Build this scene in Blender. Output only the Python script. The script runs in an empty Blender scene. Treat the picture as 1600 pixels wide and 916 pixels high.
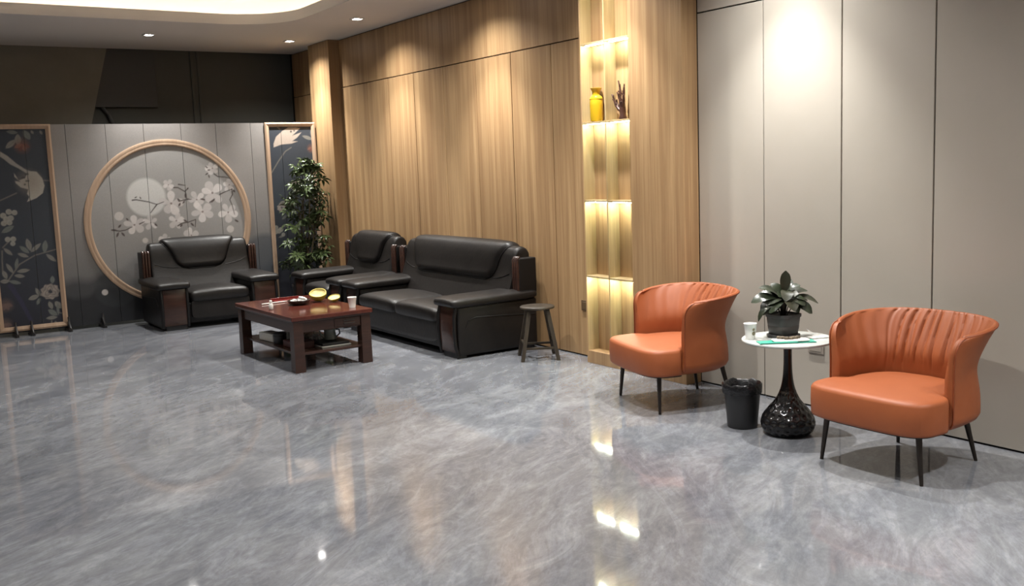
import bpy, bmesh, math, random
import numpy as np
from mathutils import Vector, Matrix
random.seed(7)
PI = math.pi
S = bpy.context.scene
C = S.collection

# ------------------------------------------------------------------ camera, world, exposure
cd = bpy.data.cameras.new('camera'); cam = bpy.data.objects.new('camera', cd); C.objects.link(cam)
cd.sensor_width = 36.0; cd.lens = 1550.576 / 1600 * 36; cd.clip_start = 0.05; cd.clip_end = 100
cam.matrix_world = Matrix(((0.8317404, 0.1003344, -0.5460229, 0.0),
                           (-0.5539513, 0.0849967, -0.8281990, 0.0),
                           (-0.0366867, 0.9913166, 0.1262756, 1.56),
                           (0, 0, 0, 1)))
S.camera = cam
w = bpy.data.worlds.new('world'); S.world = w; w.use_nodes = True
w.node_tree.nodes['Background'].inputs[0].default_value = (0.8, 0.85, 1, 1)
w.node_tree.nodes['Background'].inputs[1].default_value = 0.02
S.view_settings.view_transform = 'Standard'; S.view_settings.look = 'None'
S.view_settings.exposure = 0.62; S.view_settings.gamma = 1.0; S.view_settings.use_curve_mapping = False
DOWN_W = 95.0        # watts of one ceiling downlight
TRAY_W = 72.0        # watts of one downlight in the raised tray
COVE_E = 15.0         # emission of the cove strip
NICHE_E = 115.0       # emission of the niche strips
COOL = (1.0, 0.985, 0.945)
WARM = (1.0, 0.86, 0.64)
NICHE_C = (0.90, 1.0, 0.80)

# main measures (metres); the camera stands at the origin, the right wall runs along y
XW, XC, ZC, YB, YS = 4.886, 4.743, 3.087, 12.33, 11.36

# ------------------------------------------------------------------ helpers
def lin(r, g=None, b=None):
    if g is None: r, g, b = r
    f = lambda c: (c/255/12.92 if c/255 <= .04045 else ((c/255+.055)/1.055)**2.4)
    return (f(r), f(g), f(b))

def mat(name, col, rough=.5, metal=0., spec=.5, coat=0., noise=None, bump=None, emit=None, trans=0., sheen=0., coat_rough=.1, ior=1.5):
    """col sRGB 0..255. noise=(scale xyz, colour2, contrast lo, hi). bump=(scale xyz, strength, distance)."""
    m = bpy.data.materials.new(name); m.use_nodes = True
    nt = m.node_tree; b = nt.nodes['Principled BSDF']
    c = lin(col) + (1,)
    b.inputs['Base Color'].default_value = c
    b.inputs['Roughness'].default_value = rough; b.inputs['Metallic'].default_value = metal
    b.inputs['Specular IOR Level'].default_value = spec; b.inputs['Coat Weight'].default_value = coat
    b.inputs['Coat Roughness'].default_value = coat_rough
    b.inputs['Transmission Weight'].default_value = trans; b.inputs['Sheen Weight'].default_value = sheen
    b.inputs['IOR'].default_value = ior
    if emit:
        b.inputs['Emission Color'].default_value = tuple(emit[0]) + (1,); b.inputs['Emission Strength'].default_value = emit[1]
    if noise or bump:
        tc = nt.nodes.new('ShaderNodeTexCoord'); oi = nt.nodes.new('ShaderNodeObjectInfo')
        mu = nt.nodes.new('ShaderNodeVectorMath'); mu.operation = 'MULTIPLY_ADD'
        cmb = nt.nodes.new('ShaderNodeCombineXYZ')
        for i in range(3): nt.links.new(oi.outputs['Random'], cmb.inputs[i])
        mu.inputs[1].default_value = (37, 53, 11)
        nt.links.new(cmb.outputs[0], mu.inputs[0]); nt.links.new(tc.outputs['Object'], mu.inputs[2])
        def tex(sc, detail=5, rgh=.6, dist=0.):
            mp = nt.nodes.new('ShaderNodeMapping'); mp.inputs['Scale'].default_value = sc
            nt.links.new(mu.outputs[0], mp.inputs[0])
            n = nt.nodes.new('ShaderNodeTexNoise'); n.inputs['Scale'].default_value = 1
            n.inputs['Detail'].default_value = detail; n.inputs['Roughness'].default_value = rgh; n.inputs['Distortion'].default_value = dist
            nt.links.new(mp.outputs[0], n.inputs[0]); return n
    if noise:
        n = tex(noise[0]); r = nt.nodes.new('ShaderNodeValToRGB')
        r.color_ramp.elements[0].position = noise[2]; r.color_ramp.elements[1].position = noise[3]
        r.color_ramp.elements[0].color = c; r.color_ramp.elements[1].color = lin(noise[1]) + (1,)
        nt.links.new(n.outputs['Fac'], r.inputs[0]); nt.links.new(r.outputs[0], b.inputs['Base Color'])
    if bump:
        n = tex(bump[0], 3); bp = nt.nodes.new('ShaderNodeBump')
        bp.inputs['Strength'].default_value = bump[1]; bp.inputs['Distance'].default_value = bump[2]
        nt.links.new(n.outputs['Fac'], bp.inputs['Height']); nt.links.new(bp.outputs[0], b.inputs['Normal'])
    return m

def obj(name, bm, m, parent=None, smooth=None, kind=None):
    me = bpy.data.meshes.new(name); bmesh.ops.recalc_face_normals(bm, faces=bm.faces); bm.to_mesh(me); bm.free()
    if smooth:
        me.polygons.foreach_set('use_smooth', [True]*len(me.polygons))
        if smooth < 180: me.set_sharp_from_angle(angle=math.radians(smooth))
    me.materials.append(m)
    o = bpy.data.objects.new(name, me); C.objects.link(o)
    if parent is not None: o.parent = parent
    if kind: o['kind'] = kind
    return o

def thing(name, label, cat, loc=(0, 0, 0), rz=0., group=None):
    o = bpy.data.objects.new(name, None); C.objects.link(o); o.empty_display_size = .1
    o.location = loc; o.rotation_euler = (0, 0, rz); return tag(o, label, cat, group)

def tag(o, label, cat, group=None):
    o['label'] = label; o['category'] = cat
    if group: o['group'] = group
    return o

def copy_tree(o, parent=None):
    c = o.copy(); C.objects.link(c); c.parent = parent
    for ch in list(o.children): copy_tree(ch, c)
    return c

def B(): return bmesh.new()

def box(bm, x0, x1, y0, y1, z0, z1, bev=0., seg=2, M=None):
    vs = [bm.verts.new((x, y, z)) for x in (x0, x1) for y in (y0, y1) for z in (z0, z1)]
    f = [bm.faces.new([vs[i] for i in q]) for q in ((0, 1, 3, 2), (4, 6, 7, 5), (0, 4, 5, 1), (2, 3, 7, 6), (0, 2, 6, 4), (1, 5, 7, 3))]
    if M is not None: bmesh.ops.transform(bm, matrix=M, verts=vs)
    if bev:
        es = list({e for q in f for e in q.edges})
        bmesh.ops.bevel(bm, geom=es, offset=bev, segments=seg, profile=.6, affect='EDGES')
    return bm

def grid(bm, P, cu=False, cv=False):
    """P: list of rows of points."""
    V = [[bm.verts.new(p) for p in row] for row in P]
    n, k = len(V), len(V[0])
    for i in range(n if cu else n-1):
        for j in range(k if cv else k-1):
            q = [V[i][j], V[(i+1) % n][j], V[(i+1) % n][(j+1) % k], V[i][(j+1) % k]]
            q2 = []
            for v in q:
                if v not in q2: q2.append(v)
            if len(q2) > 2:
                try: bm.faces.new(q2)
                except ValueError: pass
    return V

def cap(bm, row):
    try: bm.faces.new(row)
    except ValueError: pass

def lathe(bm, prof, n=32, c=(0, 0), capb=True, capt=False, fn=None):
    P = []
    for r, z in prof:
        row = []
        for i in range(n):
            a = 2*PI*i/n; rr = r if fn is None else fn(r, z, a)
            row.append((c[0]+rr*math.cos(a), c[1]+rr*math.sin(a), z))
        P.append(row)
    V = grid(bm, P, cv=True)
    if capb: cap(bm, V[0])
    if capt: cap(bm, V[-1])
    return V

def tube(bm, pts, rad, n=8, caps=True):
    pts = [Vector(p) for p in pts]; k = len(pts)
    rad = rad if isinstance(rad, (list, tuple)) else [rad]*k
    P = []
    u = None
    for i, p in enumerate(pts):
        d = (pts[min(i+1, k-1)]-pts[max(i-1, 0)]).normalized()
        if u is None: u = d.orthogonal().normalized()
        u = (u - d*u.dot(d)).normalized(); v = d.cross(u)
        P.append([tuple(p + (u*math.cos(2*PI*j/n)+v*math.sin(2*PI*j/n))*rad[i]) for j in range(n)])
    V = grid(bm, P, cv=True)
    if caps: cap(bm, V[0]); cap(bm, V[-1])

def sbox(bm, c, s, e1=.3, e2=.22, nu=40, nv=20, fn=None):
    """Soft box: superellipsoid of full size s at centre c; e1 vertical, e2 plan squareness."""
    sp = lambda t, e: math.copysign(abs(t)**e, t)
    P = []
    for i in range(nv+1):
        a = -PI/2 + PI*i/nv; row = []
        for j in range(nu):
            b = 2*PI*j/nu
            p = Vector((c[0]+s[0]/2*sp(math.cos(a), e1)*sp(math.cos(b), e2), c[1]+s[1]/2*sp(math.cos(a), e1)*sp(math.sin(b), e2), c[2]+s[2]/2*sp(math.sin(a), e1)))
            if fn: p = fn(p)
            row.append(tuple(p))
        P.append(row)
    grid(bm, P, cv=True)
    bmesh.ops.remove_doubles(bm, verts=bm.verts, dist=1e-5)
    return bm

def catmull(pts, n):
    pts = [np.array(p, float) for p in pts]; out = []
    ext = [2*pts[0]-pts[1]] + pts + [2*pts[-1]-pts[-2]]
    for i in range(len(pts)-1):
        a, b, c, d = ext[i:i+4]
        for k in range(n):
            t = k/n
            out.append(.5*((2*b)+(c-a)*t+(2*a-5*b+4*c-d)*t*t+(3*b-a-3*c+d)*t**3))
    out.append(pts[-1]); return out

def struct(name, bm, m, smooth=None):
    return obj(name, bm, m, None, smooth, 'structure')

# ------------------------------------------------------------------ materials
M = {}
def wood_mat(name, c1, c2, c3, rough, spec=.4, fine=(55, 55, 1.6), broad=(9, 9, .35)):
    m = mat(name, c1, rough, spec=spec, noise=(broad, c2, .40, .60), bump=(fine, .12, .002))
    nt = m.node_tree; b = nt.nodes['Principled BSDF']
    src = b.inputs['Base Color'].links[0].from_socket
    mp = nt.nodes.new('ShaderNodeMapping'); mp.inputs['Scale'].default_value = fine
    vec = [n for n in nt.nodes if n.type == 'VECT_MATH'][0]
    nt.links.new(vec.outputs[0], mp.inputs[0])
    n = nt.nodes.new('ShaderNodeTexNoise'); n.inputs['Scale'].default_value = 1; n.inputs['Detail'].default_value = 6; n.inputs['Roughness'].default_value = .65
    nt.links.new(mp.outputs[0], n.inputs[0])
    r = nt.nodes.new('ShaderNodeValToRGB'); r.color_ramp.elements[0].position = .38; r.color_ramp.elements[1].position = .68
    r.color_ramp.elements[0].color = (0, 0, 0, 1); r.color_ramp.elements[1].color = (1, 1, 1, 1)
    nt.links.new(n.outputs['Fac'], r.inputs[0])
    mx = nt.nodes.new('ShaderNodeMix'); mx.data_type = 'RGBA'
    f = nt.nodes.new('ShaderNodeMath'); f.operation = 'MULTIPLY'; f.inputs[1].default_value = .55
    nt.links.new(r.outputs[0], f.inputs[0]); nt.links.new(f.outputs[0], mx.inputs['Factor'])
    nt.links.new(src, mx.inputs['A']); mx.inputs['B'].default_value = lin(c3) + (1,)
    nt.links.new(mx.outputs['Result'], b.inputs['Base Color'])
    return m
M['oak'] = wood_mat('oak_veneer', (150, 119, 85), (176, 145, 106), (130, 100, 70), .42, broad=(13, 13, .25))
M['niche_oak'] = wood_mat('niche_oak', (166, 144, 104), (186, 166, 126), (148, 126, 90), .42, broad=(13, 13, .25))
M['frame_wood'] = wood_mat('pale_frame_wood', (170, 144, 121), (180, 154, 131), (154, 129, 108), .45)
M['dark_wood'] = wood_mat('dark_red_wood', (50, 33, 28), (60, 39, 32), (38, 26, 23), .2, .5, (5, 60, 60), (1.5, 14, 14))
M['table_wood'] = wood_mat('mahogany_top', (76, 37, 30), (87, 43, 34), (64, 32, 27), .12, .5, (60, 5, 60), (14, 1.5, 14))
M['stool_wood'] = wood_mat('worn_dark_wood', (46, 39, 32), (62, 54, 43), (34, 28, 24), .5, .3, (40, 40, 6), (10, 10, 3))
M['grey_panel'] = mat('warm_grey_panel', (172, 165, 154), .36, spec=.45, noise=((2, 2, 2), (176, 169, 159), .3, .7), bump=((220, 220, 220), .06, .001))
M['seam'] = mat('dark_seam', (20, 15, 12), .8)
M['plaster'] = mat('white_plaster', (214, 208, 202), .85, spec=.2)
M['side_wall'] = mat('pale_side_wall', (168, 164, 160), .8, spec=.2)
M['dark_wall'] = mat('charcoal_wall', (88, 89, 86), .7, spec=.2, noise=((1, 1, 1), (82, 83, 79), .3, .7))
M['olive_wall'] = mat('olive_grey_wall', (118, 114, 104), .75, spec=.2, noise=((3, 3, 3), (126, 122, 112), .3, .7))
M['black_panel'] = mat('black_panel', (66, 66, 65), .55)
M['leather'] = mat('black_leather', (19, 16, 15), .43, spec=.34, noise=((7, 7, 7), (26, 23, 21), .35, .7), bump=((26, 26, 26), .22, .006))
M['leather2'] = mat('black_leather_trim', (15, 13, 13), .45, spec=.35, bump=((30, 30, 30), .15, .004))
M['orange'] = mat('orange_leather', (142, 76, 43), .5, spec=.35, noise=((5, 5, 5), (149, 82, 47), .3, .7), bump=((160, 160, 160), .12, .0012))
M['orange_seam'] = mat('orange_piping', (132, 66, 36), .5, spec=.35)
M['bronze'] = mat('dark_metal_leg', (58, 52, 48), .35, metal=.7)
M['black_gloss'] = mat('black_hammered', (18, 17, 18), .14, spec=.6)
M['marble'] = mat('white_marble_top', (196, 199, 195), .15, noise=((9, 9, 9), (182, 185, 183), .5, .72), spec=.5)
M['plastic_black'] = mat('black_plastic', (30, 30, 32), .45)
M['bag'] = mat('black_bin_bag', (20, 20, 22), .22, bump=((40, 40, 40), .6, .01))
M['leaf'] = mat('glossy_leaf', (33, 39, 29), .30, noise=((14, 14, 14), (46, 54, 37), .35, .65))
M['leaf_edge'] = mat('dull_leaf', (44, 48, 35), .4, noise=((14, 14, 14), (58, 57, 43), .35, .65))
M['scheff'] = mat('umbrella_leaf', (54, 68, 42), .32, noise=((9, 9, 9), (84, 98, 60), .3, .7))
M['stem'] = mat('plant_stem', (78, 68, 48), .7)
M['pot'] = mat('dark_plastic_pot', (52, 50, 50), .5)
M['pot_band'] = mat('pot_relief_band', (70, 64, 62), .6)
M['soil'] = mat('soil', (40, 30, 24), .9, bump=((60, 60, 60), .8, .01))
M['paper'] = mat('white_paper', (228, 226, 222), .6)
M['cup_print'] = mat('cup_print', (128, 118, 92), .6)
M['teal'] = mat('teal_plastic', (70, 176, 152), .25, spec=.5)
M['snack'] = mat('brown_snack', (118, 104, 84), .6, noise=((60, 60, 60), (70, 58, 44), .4, .6))
M['pomelo'] = mat('pomelo_flesh', (190, 174, 104), .55, noise=((30, 30, 30), (204, 192, 136), .3, .7))
M['pomelo_rind'] = mat('pomelo_rind', (170, 150, 40), .45, noise=((60, 60, 60), (150, 136, 40), .3, .7))
M['ash_bowl'] = mat('ashtray_ceramic', (52, 42, 36), .25)
M['red_plastic'] = mat('red_plastic', (104, 32, 30), .2)
M['maroon'] = mat('maroon_card', (60, 24, 23), .45)
M['white_box'] = mat('white_carton', (176, 176, 172), .6)
M['kettle'] = mat('grey_teapot', (112, 118, 108), .3)
M['yellow_glass'] = mat('yellow_glass', (214, 176, 40), .12, spec=.6, trans=.35)
M['coral'] = mat('bronze_coral', (72, 48, 40), .3, metal=.35)
M['white_plastic'] = mat('white_plastic', (214, 212, 206), .4)
M['socket'] = mat('grey_socket', (150, 142, 132), .4)
M['switch'] = mat('brown_switch', (92, 74, 54), .35)
M['foot_black'] = mat('black_bracket', (34, 32, 32), .35)
M['lamp_cool'] = mat('downlight_lens', (255, 255, 255), .5, emit=((1, .97, .93), 30))
M['cove'] = mat('cove_led', (255, 255, 255), .5, emit=(WARM, COVE_E))
M['niche'] = mat('niche_led', (255, 255, 255), .5, emit=(NICHE_C, NICHE_E))

def floor_mat():
    m = bpy.data.materials.new('polished_grey_marble'); m.use_nodes = True
    nt = m.node_tree; b = nt.nodes['Principled BSDF']; L = nt.links.new
    tc = nt.nodes.new('ShaderNodeTexCoord')
    def noise(rot, sc, scale, det, rgh, dist):
        mp = nt.nodes.new('ShaderNodeMapping'); mp.vector_type = 'TEXTURE'
        mp.inputs['Rotation'].default_value = (0, 0, math.radians(rot)); mp.inputs['Scale'].default_value = sc
        L(tc.outputs['Object'], mp.inputs[0])
        n = nt.nodes.new('ShaderNodeTexNoise'); n.inputs['Scale'].default_value = scale; n.inputs['Detail'].default_value = det
        n.inputs['Roughness'].default_value = rgh; n.inputs['Distortion'].default_value = dist
        L(mp.outputs[0], n.inputs[0]); return n.outputs['Fac']
    def ramp(s, stops):
        r = nt.nodes.new('ShaderNodeValToRGB'); e = r.color_ramp.elements
        while len(e) < len(stops): e.new(.5)
        for k, (p, c) in enumerate(stops): e[k].position = p; e[k].color = lin(c) + (1,)
        L(s, r.inputs[0]); return r.outputs[0]
    def mix(f, a, c, mode='MIX'):
        x = nt.nodes.new('ShaderNodeMix'); x.data_type = 'RGBA'; x.blend_type = mode
        if isinstance(f, float): x.inputs['Factor'].default_value = f
        else: L(f, x.inputs['Factor'])
        L(a, x.inputs['A']); L(c, x.inputs['B']); return x.outputs['Result']
    base = ramp(noise(38, (1.5, .9, 1), .9, 6, .58, 1.0), [(.32, (122, 124, 132)), (.5, (144, 146, 153)), (.68, (168, 170, 175))])
    fine = ramp(noise(34, (1.9, .75, 1), 3.6, 12, .72, 1.2), [(.30, (100, 102, 110)), (.5, (144, 146, 152)), (.70, (192, 194, 197))])
    grit = ramp(noise(36, (1.5, .8, 1), 16, 8, .75, .6), [(.3, (98, 98, 102)), (.5, (128, 128, 128)), (.7, (158, 158, 158))])
    vein = ramp(noise(42, (1.8, .7, 1), 1.3, 12, .7, 2.2), [(.45, (128, 128, 128)), (.5, (158, 158, 161)), (.55, (128, 128, 128))])
    c = mix(.5, base, fine); c = mix(.5, c, vein, 'OVERLAY'); c = mix(.5, c, grit, 'OVERLAY')
    L(c, b.inputs['Base Color'])
    b.inputs['Roughness'].default_value = .07; b.inputs['Specular IOR Level'].default_value = .5; b.inputs['IOR'].default_value = 1.55
    rb = nt.nodes.new('ShaderNodeMapRange'); rb.inputs['To Min'].default_value = .025; rb.inputs['To Max'].default_value = .07
    L(noise(36, (2, .6, 1), 3, 6, .6, 1), rb.inputs['Value']); L(rb.outputs[0], b.inputs['Roughness'])
    bp = nt.nodes.new('ShaderNodeBump'); bp.inputs['Strength'].default_value = .025; bp.inputs['Distance'].default_value = .004
    L(noise(0, (1, 1, 1), 3.0, 2, .5, 0), bp.inputs['Height']); L(bp.outputs[0], b.inputs['Normal'])
    return m
M['floor'] = floor_mat()

# ------------------------------------------------------------------ the room
X0, Y0 = -4.0, -3.0
struct('floor', box(B(), X0-.1, 5.3, Y0-.1, 13.3, -.12, 0), M['floor'])

# ceiling: soffit with a rounded opening, lip, ledge and raised tray
def rrect(x0, x1, y0, y1, r, n=14):
    pts = []
    for cx, cy, a0 in ((x1-r, y1-r, 0), (x0+r, y1-r, 90), (x0+r, y0+r, 180), (x1-r, y0+r, 270)):
        for i in range(n+1):
            a = math.radians(a0+90*i/n); pts.append((cx+r*math.cos(a), cy+r*math.sin(a)))
    return pts
OP = (-2.9, 3.9, -1.8, 10.09)
bm = B()
lip = rrect(*OP, .62); n = len(lip)
out = [(X0-.1, Y0-.1), (5.3, Y0-.1), (5.3, YB), (X0-.1, YB)]
v1 = [bm.verts.new((x, y, ZC)) for x, y in out]; v2 = [bm.verts.new((x, y, ZC)) for x, y in lip]
ed = [bm.edges.new((v1[i], v1[(i+1) % 4])) for i in range(4)] + [bm.edges.new((v2[i], v2[(i+1) % n])) for i in range(n)]
bmesh.ops.triangle_fill(bm, use_beauty=True, edges=ed)
led_path = rrect(OP[0]-.10, OP[1]+.10, OP[2]-.10, OP[3]+.10, .72)
cove = rrect(OP[0]-.22, OP[1]+.22, OP[2]-.22, OP[3]+.22, .84)
lip_in = rrect(OP[0]-.02, OP[1]+.02, OP[2]-.02, OP[3]+.02, .64)
ZL, ZT = ZC+.10, ZC+.30
loops = [[(x, y, ZC) for x, y in lip], [(x, y, ZL) for x, y in lip], [(x, y, ZL) for x, y in lip_in], [(x, y, ZL-.04) for x, y in lip_in],
         [(x, y, ZL-.04) for x, y in cove], [(x, y, ZT-.06) for x, y in cove]]
# cove rolls over into the tray ceiling
for k in range(1, 5):
    a = k/4*PI/2; d = .22-.10*(1-math.cos(a)); loops.append([(x, y, ZT-.06+.06*math.sin(a)) for x, y in rrect(OP[0]-d, OP[1]+d, OP[2]-d, OP[3]+d, .62+d)])
V = grid(bm, loops, cv=True); cap(bm, V[-1])
# top slab that closes the ceiling from above
box(bm, X0-.1, 5.3, Y0-.1, YB, ZT+.06, ZT+.16)
bmesh.ops.remove_doubles(bm, verts=bm.verts, dist=1e-5)
ceiling = struct('ceiling', bm, M['plaster'], 30)

# LED strip lying in the cove
bm = B(); P = []
for d, z in ((.06, ZL-.038), (.06, ZL-.026), (.085, ZL-.026), (.085, ZL-.038)):
    P.append([(x, y, z) for x, y in rrect(OP[0]-d, OP[1]+d, OP[2]-d, OP[3]+d, .62+d)])
grid(bm, P, cu=True, cv=True)
tag(obj('led_strip', bm, M['cove']), 'warm glowing light strip running around inside the ceiling cove', 'light strip')

# right wall: backing with separate panels proud of it
bm = B(); box(bm, XW+.02, 5.3, Y0-.1, 13.3, 0, 3.9)
wall_r = struct('wall_right', bm, M['seam'])
GAP = .009
def panel(name, y0, y1, z0, z1, m, bev=.0015):
    bm = B(); box(bm, -.01, .01, -(y1-y0)/2+GAP/2, (y1-y0)/2-GAP/2, -(z1-z0)/2+GAP/2, (z1-z0)/2-GAP/2, bev, 1)
    o = obj(name, bm, m, wall_r); o.location = (XW+.01, (y0+y1)/2, (z0+z1)/2); return o
ZD = 2.541; PW = .5985
Yj = [6.708 - PW + PW*i for i in range(8)]     # wood door joints 6.11 .. 10.3
wood_edges = [6.143, 6.708, 7.301, 7.884, 8.482, 9.083, 9.667, 10.17, 10.875]
for a, b_ in zip(wood_edges[:-1], wood_edges[1:]): panel('wood_panel', a, b_, .006, ZD, M['oak'])
panel('wood_panel', 6.143, 10.875, ZD, ZC-.006, M['oak'])
panel('wood_panel', 11.47, YB, .006, ZD, M['oak']); panel('wood_panel', 11.47, YB, ZD, ZC-.006, M['oak'])
ge = [5.02, 4.434, 3.8345, 3.232] + [3.232-.6*i for i in range(1, 11)]
for a, b_ in zip(ge[:-1], ge[1:]):
    panel('grey_panel', b_, a, .006, ZD, M['grey_panel']); panel('grey_panel', b_, a, ZD, ZC-.006, M['grey_panel'])
# pillar beside the folding screen
bm = B(); box(bm, 4.757, XW+.02, 10.877, 11.468, 0, ZC-.002, .002, 1)
struct('wall_pillar', bm, M['oak'])
# back wall: dark recess, olive slab with a slanted end, darker boxed panel
bm = B(); box(bm, X0-.1, 5.3, YB+.10, YB+.3, 0, 3.9)
wall_b = struct('wall_back', bm, M['dark_wall'])
bm = B()
sl = [(X0, 0), (1.83, 0), (2.42, 2.246), (2.668, 3.16), (X0, 3.16)]
f0 = [bm.verts.new((x, YB+.005, z)) for x, z in sl]; f1 = [bm.verts.new((x, YB+.10, z)) for x, z in sl]
bm.faces.new(f0); bm.faces.new(f1)
for i in range(5): bm.faces.new((f0[i], f0[(i+1) % 5], f1[(i+1) % 5], f1[i]))
obj('sloping_slab', bm, M['olive_wall'], wall_b)
bm = B(); box(bm, 2.44, 3.19, YB+.045, YB+.10, 2.42, 3.5, .004, 1); obj('bulkhead', bm, M['black_panel'], wall_b)
for x in (3.62, 3.70):
    bm = B(); box(bm, x, x+.03, YB+.085, YB+.10, 0, 3.5, .003, 1); obj('batten', bm, M['dark_wall'], wall_b)
bm = B(); tube(bm, [(2.56, YB+.07, 2.42), (2.62, YB+.06, 2.34), (2.70, YB+.06, 2.1)], .022, 8); obj('bracket', bm, M['black_panel'], wall_b, 40)
# walls behind and left of the camera
struct('wall_left', box(B(), X0-.2, X0, Y0-.1, 13.2, 0, 3.9), M['side_wall'])
struct('wall_front', box(B(), X0-.2, 5.3, Y0-.2, Y0, 0, 3.9), M['side_wall'])

# ------------------------------------------------------------------ downlights
def make_downlight():
    t = thing('downlight', '', 'downlight')
    bm = B(); o_, i_ = .056, .042
    P = [[(sx*r, sy*r, z) for sx, sy in ((-1, -1), (1, -1), (1, 1), (-1, 1))] for r, z in ((o_, 0), (o_, -.006), (i_, -.008), (i_, .0))]
    grid(bm, P, cu=True, cv=True); obj('trim', bm, M['white_plastic'], t)
    bm = B(); lathe(bm, [(.038, -.001), (.038, -.005), (.03, -.007), (.0005, -.008)], 20, capb=True, capt=True); obj('lens', bm, M['lamp_cool'], t, 40)
    return t
dl0 = make_downlight(); used = [False]
def downlight(x, y, z, watts, label, group=None, col=COOL):
    t = dl0 if not used[0] else copy_tree(dl0); used[0] = True
    t.location = (x, y, z); t['label'] = label
    if group: t['group'] = group
    for nm, pw, sz, bl in (('beam', watts*.62, 82, .75), ('spill', watts*.38, 140, 1.)):     # reflector beam and its wide spill
        ld = bpy.data.lights.new(nm, 'SPOT'); ld.energy = pw; ld.color = col; ld.spot_size = math.radians(sz); ld.spot_blend = bl; ld.shadow_soft_size = .035
        lo = bpy.data.objects.new(nm, ld); C.objects.link(lo); lo.parent = t; lo.location = (0, 0, -.02)
    return t
downlight(2.81, 11.06, ZC, DOWN_W*1.7, 'small square downlight in the ceiling above the round moon frame')
downlight(4.39, 11.11, ZC, DOWN_W, 'small square downlight in the ceiling corner beside the wooden pillar')
downlight(4.41, 9.32, ZC, DOWN_W, 'small square downlight in the ceiling above the armchair by the wooden wall')
for y, s in ((7.53, 'above the two-seat sofa'), (5.74, 'above the lit niche shelves'), (4.17, 'above the round side table'), (1.0, 'beside the grey wall past the orange chairs')):
    downlight(4.41, y, ZC, DOWN_W*(.65 if y == 5.74 else .82 if y == 4.17 else 1), 'small square downlight in the ceiling ' + s)
for x in (.1, 2.8):
    for y in (.8, 3.6, 6.4, 8.9):
        downlight(x, y, ZT, TRAY_W*(.5 if x < 1 else (2.3 if y < 4 else 1.0)), 'small square downlight in the raised tray of the ceiling', 'downlights in the ceiling tray')

# ------------------------------------------------------------------ folding screen with painted panels
FLOWERS = [(2.571,1.079,0.101),(2.746,1.093,0.074),(2.983,1.292,0.122),(3.024,1.097,0.088),(3.452,1.389,0.122),(3.324,1.181,0.115),(3.269,1.321,0.088),(3.617,1.159,0.101),(3.651,1.471,0.074),(3.473,1.667,0.074),(3.178,0.922,0.088),(2.968,1.499,0.061),(2.884,0.877,0.074)]
PETALS = [(2.419,1.182,0.047),(2.672,0.9,0.03),(3.628,0.965,0.041),(2.206,0.37,0.032)]
BRANCHES = [[(2.57,1.348),(2.609,1.352),(2.74,1.322),(2.827,1.289),(2.903,1.314)],[(2.827,1.289),(2.753,1.201)],[(2.332,1.037),(2.412,1.021),(2.473,1.028),(2.546,1.058)],[(2.626,1.085),(2.678,1.107)],[(3.024,1.467),(3.07,1.465),(3.148,1.415),(3.159,1.338),(3.193,1.325)],[(3.079,1.5),(3.153,1.485)],[(3.148,1.421),(3.18,1.454)],[(3.07,1.313),(3.152,1.327),(3.211,1.33)],[(3.487,1.602),(3.526,1.571),(3.61,1.562),(3.676,1.541)],[(3.535,1.368),(3.598,1.395),(3.679,1.421)],[(3.679,1.421),(3.681,1.361),(3.646,1.302),(3.671,1.229),(3.689,1.131)],[(3.037,1.039),(3.086,1.066),(3.156,1.073),(3.24,1.098),(3.228,1.015)],[(3.415,1.284),(3.465,1.317)],[(3.317,1.324),(3.358,1.317)]]
LEAVES = [(2.594,1.37,2.623,1.385,0.011),(2.65,1.384,2.665,1.355,0.011),(2.399,1.056,2.434,1.093,0.018),(2.374,0.955,2.4,1.01,0.018),(2.427,1.008,2.462,0.96,0.018),(2.327,1.043,2.391,1.028,0.015),(2.489,1.158,2.514,1.128,0.015),(2.783,1.083,2.814,1.046,0.018),(3.055,1.343,3.082,1.312,0.02),(3.06,1.255,3.086,1.295,0.018),(3.108,1.282,3.134,1.316,0.015),(3.142,1.345,3.153,1.409,0.018),(3.167,1.437,3.186,1.46,0.013),(3.392,1.694,3.42,1.669,0.013),(3.412,1.646,3.448,1.65,0.013),(3.385,1.594,3.422,1.616,0.013),(3.421,1.598,3.432,1.556,0.013),(3.691,1.415,3.713,1.384,0.018),(3.684,1.071,3.731,1.038,0.018),(3.059,1.026,3.09,1.054,0.018),(3.1,1.106,3.15,1.073,0.015),(3.179,1.066,3.217,1.022,0.018),(3.426,1.277,3.478,1.323,0.015),(3.317,1.33,3.363,1.31,0.015)]
BIRDS = [[(1.579,1.697),(1.644,1.689),(1.691,1.622),(1.708,1.543),(1.684,1.466),(1.619,1.417),(1.558,1.394),(1.527,1.383),(1.555,1.433),(1.535,1.466),(1.55,1.511),(1.482,1.533),(1.439,1.58),(1.435,1.6),(1.487,1.589),(1.433,1.645),(1.431,1.683),(1.47,1.605),(1.531,1.628),(1.552,1.666)],[(1.324,1.903),(1.388,1.857),(1.463,1.778),(1.539,1.718),(1.585,1.697),(1.553,1.672),(1.481,1.726),(1.404,1.773),(1.351,1.826),(1.319,1.852)],[(4.211,1.887),(4.214,1.932),(4.249,2.011),(4.332,2.079),(4.407,2.118),(4.493,2.117),(4.553,2.105),(4.449,2.02),(4.568,2.059),(4.509,1.996),(4.445,1.957),(4.512,1.952),(4.437,1.928),(4.309,1.919)]]
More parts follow.
